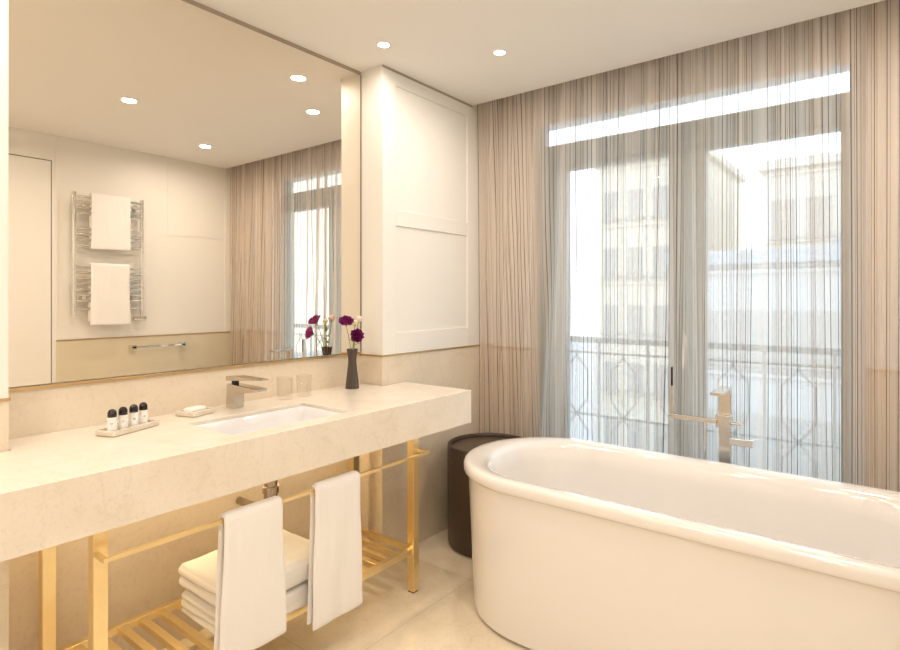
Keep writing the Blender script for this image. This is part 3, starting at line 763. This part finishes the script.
# ------------------------------------------------------------------ tub filler
tf = thing('tub_filler', 'floor standing square chrome bath filler behind the tub', 'tap', (2.70, .575, 0))
bm = B(); box(bm, -.06, .06, -.06, .06, 0, .012, .003); obj('base_plate', bm, NICKEL, tf)
bm = B(); box(bm, -.015, .015, -.028, .020, .012, .895, .003); obj('column', bm, NICKEL, tf)
bm = B(); prism(bm, [(.016, .895), (.016, .912), (-.165, .905), (-.165, .893)], 1, -.027, .019, .002); obj('spout', bm, NICKEL, tf)
bm = B(); box(bm, -.035, .022, -.030, .030, .735, .79, .003); obj('mixer_block', bm, NICKEL, tf)
bm = B(); box(bm, -.045, -.025, .022, .222, .752, .772, .002); obj('shower_holder', bm, NICKEL, tf)
bm = B(); tube(bm, [(-.012, -.028, .757), (-.012, -.075, .757)], .008, 14); obj('diverter_knob', bm, CHROME, tf, 40)
bm = B(); box(bm, -.03, .012, -.115, -.027, .665, .695, .002); obj('mixer_lever', bm, CHROME, tf)
hs = B(); box(hs, -.044, -.026, .204, .216, .772, .995, .003); hs_ = obj('hand_shower', hs, NICKEL, tf)
bm = B(); box(bm, -.0455, -.0438, .2055, .2145, .90, .985); obj('spray_face', bm, DARK, hs_)
bm = B(); tube(bm, [(-.035, .07, .752), (-.035, .07, .70), (-.03, .075, .45), (-.02, .09, .2), (-.01, .06, .08), (0, .03, .03)], .006, 10); obj('shower_hose', bm, CHROME, tf, 60)

# ------------------------------------------------------------------ drum stool
ds = thing('drum_table', 'round dark brown drum table with recessed top beside the tub head', 'side table', (2.510, 1.678, 0))
bm = B(); lathe(bm, [(0, .002), (.215, .002), (.222, .008), (.226, .02), (.2285, .28), (.2285, .520), (.226, .527), (.220, .530), (.212, .528), (.209, .522), (.209, .507)], n=96); obj('drum_body', bm, BROWN, ds, 50)
bm = B(); lathe(bm, [(0, .509), (.2085, .509), (.2085, .502)], n=96); obj('recessed_top', bm, pmat('brown top', (0.095, 0.062, 0.042), .35), ds, 50)

# ------------------------------------------------------------------ towel warmer on the right wall (seen in the mirror)
tw = thing('towel_warmer', 'chrome ladder towel warmer on the far wall, seen in the mirror', 'radiator', (1.782, YR, 0))
WX = .232; yf = .075
for s_ in (-1, 1):
    bm = B(); tube(bm, [(s_ * WX, yf - .02, 1.17), (s_ * WX, yf - .02, 2.06)], .014, 14); obj('upright', bm, CHROME, tw, 40)
ZS = [2.03, 1.99, 1.95, 1.91, 1.80, 1.76, 1.72, 1.68, 1.52, 1.48, 1.44, 1.40, 1.36, 1.32, 1.28, 1.22]
bar = None
for z in ZS:
    if bar is None:
        bm = B(); tube(bm, [(-WX, yf - .02, 0), (-WX * .8, yf - .004, 0), (-WX * .4, yf + .006, 0), (0, yf + .010, 0), (WX * .4, yf + .006, 0), (WX * .8, yf - .004, 0), (WX, yf - .02, 0)], .009, 10); bar = obj('rung', bm, CHROME, tw, 40, loc=(0, 0, z))
    else:
        c = bar.copy(); C.objects.link(c); c.parent = tw; c.location = (0, 0, z)
for (x, z) in ((-.17, 1.97), (.17, 1.97), (-.17, 1.30), (.17, 1.30)):
    bm = B(); tube(bm, [(x, 0, z), (x, yf - .012, z)], .014, 12); obj('wall_bracket', bm, CHROME, tw, 40)
bm = B(); tube(bm, [(WX, yf - .02, 1.17), (WX, yf - .02, 1.13), (WX, 0, 1.13)], .011, 12); tube(bm, [(WX - .06, yf - .02, 1.14), (WX + .03, yf - .02, 1.14)], .019, 14); obj('valve', bm, CHROME, tw, 40)
G2 = 'towels on the chrome towel warmer'
drape('warmer_towel', 'white towel on the upper rungs of the chrome towel warmer in the mirror', 1.645, 1.915, YR + yf + .006, 2.045, .385, .36, .016, .012, 3.1, G2, axis_sign=-1)
drape('warmer_towel', 'white towel on the lower rungs of the chrome towel warmer in the mirror', 1.640, 1.912, YR + yf + .006, 1.533, .43, .40, .016, .012, 5.7, G2, axis_sign=-1)
gr = thing('grab_rail', 'short chrome grab rail below the towel warmer, seen in the mirror', 'rail', (2.15, YR + .004, .917))
bm = B(); box(bm, -.205, .205, .050, .062, -.008, .008, .002); obj('bar', bm, CHROME, gr)
for s_ in (-1, 1):
    bm = B(); box(bm, s_ * .195 - .018, s_ * .195 + .018, 0, .062, -.016, .016, .002); obj('end_mount', bm, CHROME, gr)

# ------------------------------------------------------------------ downlights
def downlight(x, y, label, k=1.0):
    t = thing('downlight', label, 'ceiling light', (x, y, ZC), 0, 'recessed ceiling downlights')
    bm = B(); lathe(bm, [(.025, .0), (.0265, -.003), (.033, -.0035), (.0355, -.001), (.0355, 0)], n=32); obj('trim_ring', bm, CEIL, t, 50)
    bm = B(); lathe(bm, [(0, -.0018), (.026, -.0018), (.026, 0)], n=32); obj('lens', bm, emit('lamp lens', (1, .93, .80), 14), t, 50)
    ld = bpy.data.lights.new('lamp', 'AREA'); ld.shape = 'DISK'; ld.size = .07; ld.energy = LAMP * k; ld.color = LAMP_COL; ld.spread = PI * .95
    lo = bpy.data.objects.new('lamp', ld); C.objects.link(lo); lo.parent = t; lo.location = (0, 0, -.006)
for i, (x, y, l_) in enumerate(LIGHTS): downlight(x, y, l_, (.5, .9, 1.1, 1.3)[i])
for (x, y), l_ in zip(HIDDEN_FILL, ('unseen recessed downlight added for fill above the near left end of the counter', 'unseen recessed downlight added for fill above the floor near the camera', 'unseen recessed downlight added for fill behind the camera in the middle', 'unseen recessed downlight added for fill in the back corner on the mirror side', 'unseen recessed downlight added for fill in the back corner on the door side')): downlight(x, y, l_, .8 if x > .5 and y > 1 else 1.6)

# ------------------------------------------------------------------ unseen fill light added under the counter to warm the wall
ls = thing('fill_strip', 'slim warm fill light added unseen under the counter against the wall', 'added fill light', (1.25, 2.10, ZB - .002))
bm = B(); box(bm, -.66, .66, -.008, .008, -.010, 0, .001); obj('fill_channel', bm, CEIL, ls)
bm = B(); box(bm, -.655, .655, -.006, .006, -.0112, -.0101); obj('fill_diffuser', bm, emit('fill glow', (1, .78, .45), 4), ls)
ld = bpy.data.lights.new('fill_lamp', 'AREA'); ld.shape = 'RECTANGLE'; ld.size = 1.3; ld.size_y = .03; ld.energy = 3.2; ld.color = (1.0, .76, .44)
lo = bpy.data.objects.new('fill_lamp', ld); C.objects.link(lo); lo.parent = ls; lo.location = (0, -.01, -.016); lo.rotation_euler = (-.25, 0, 0)
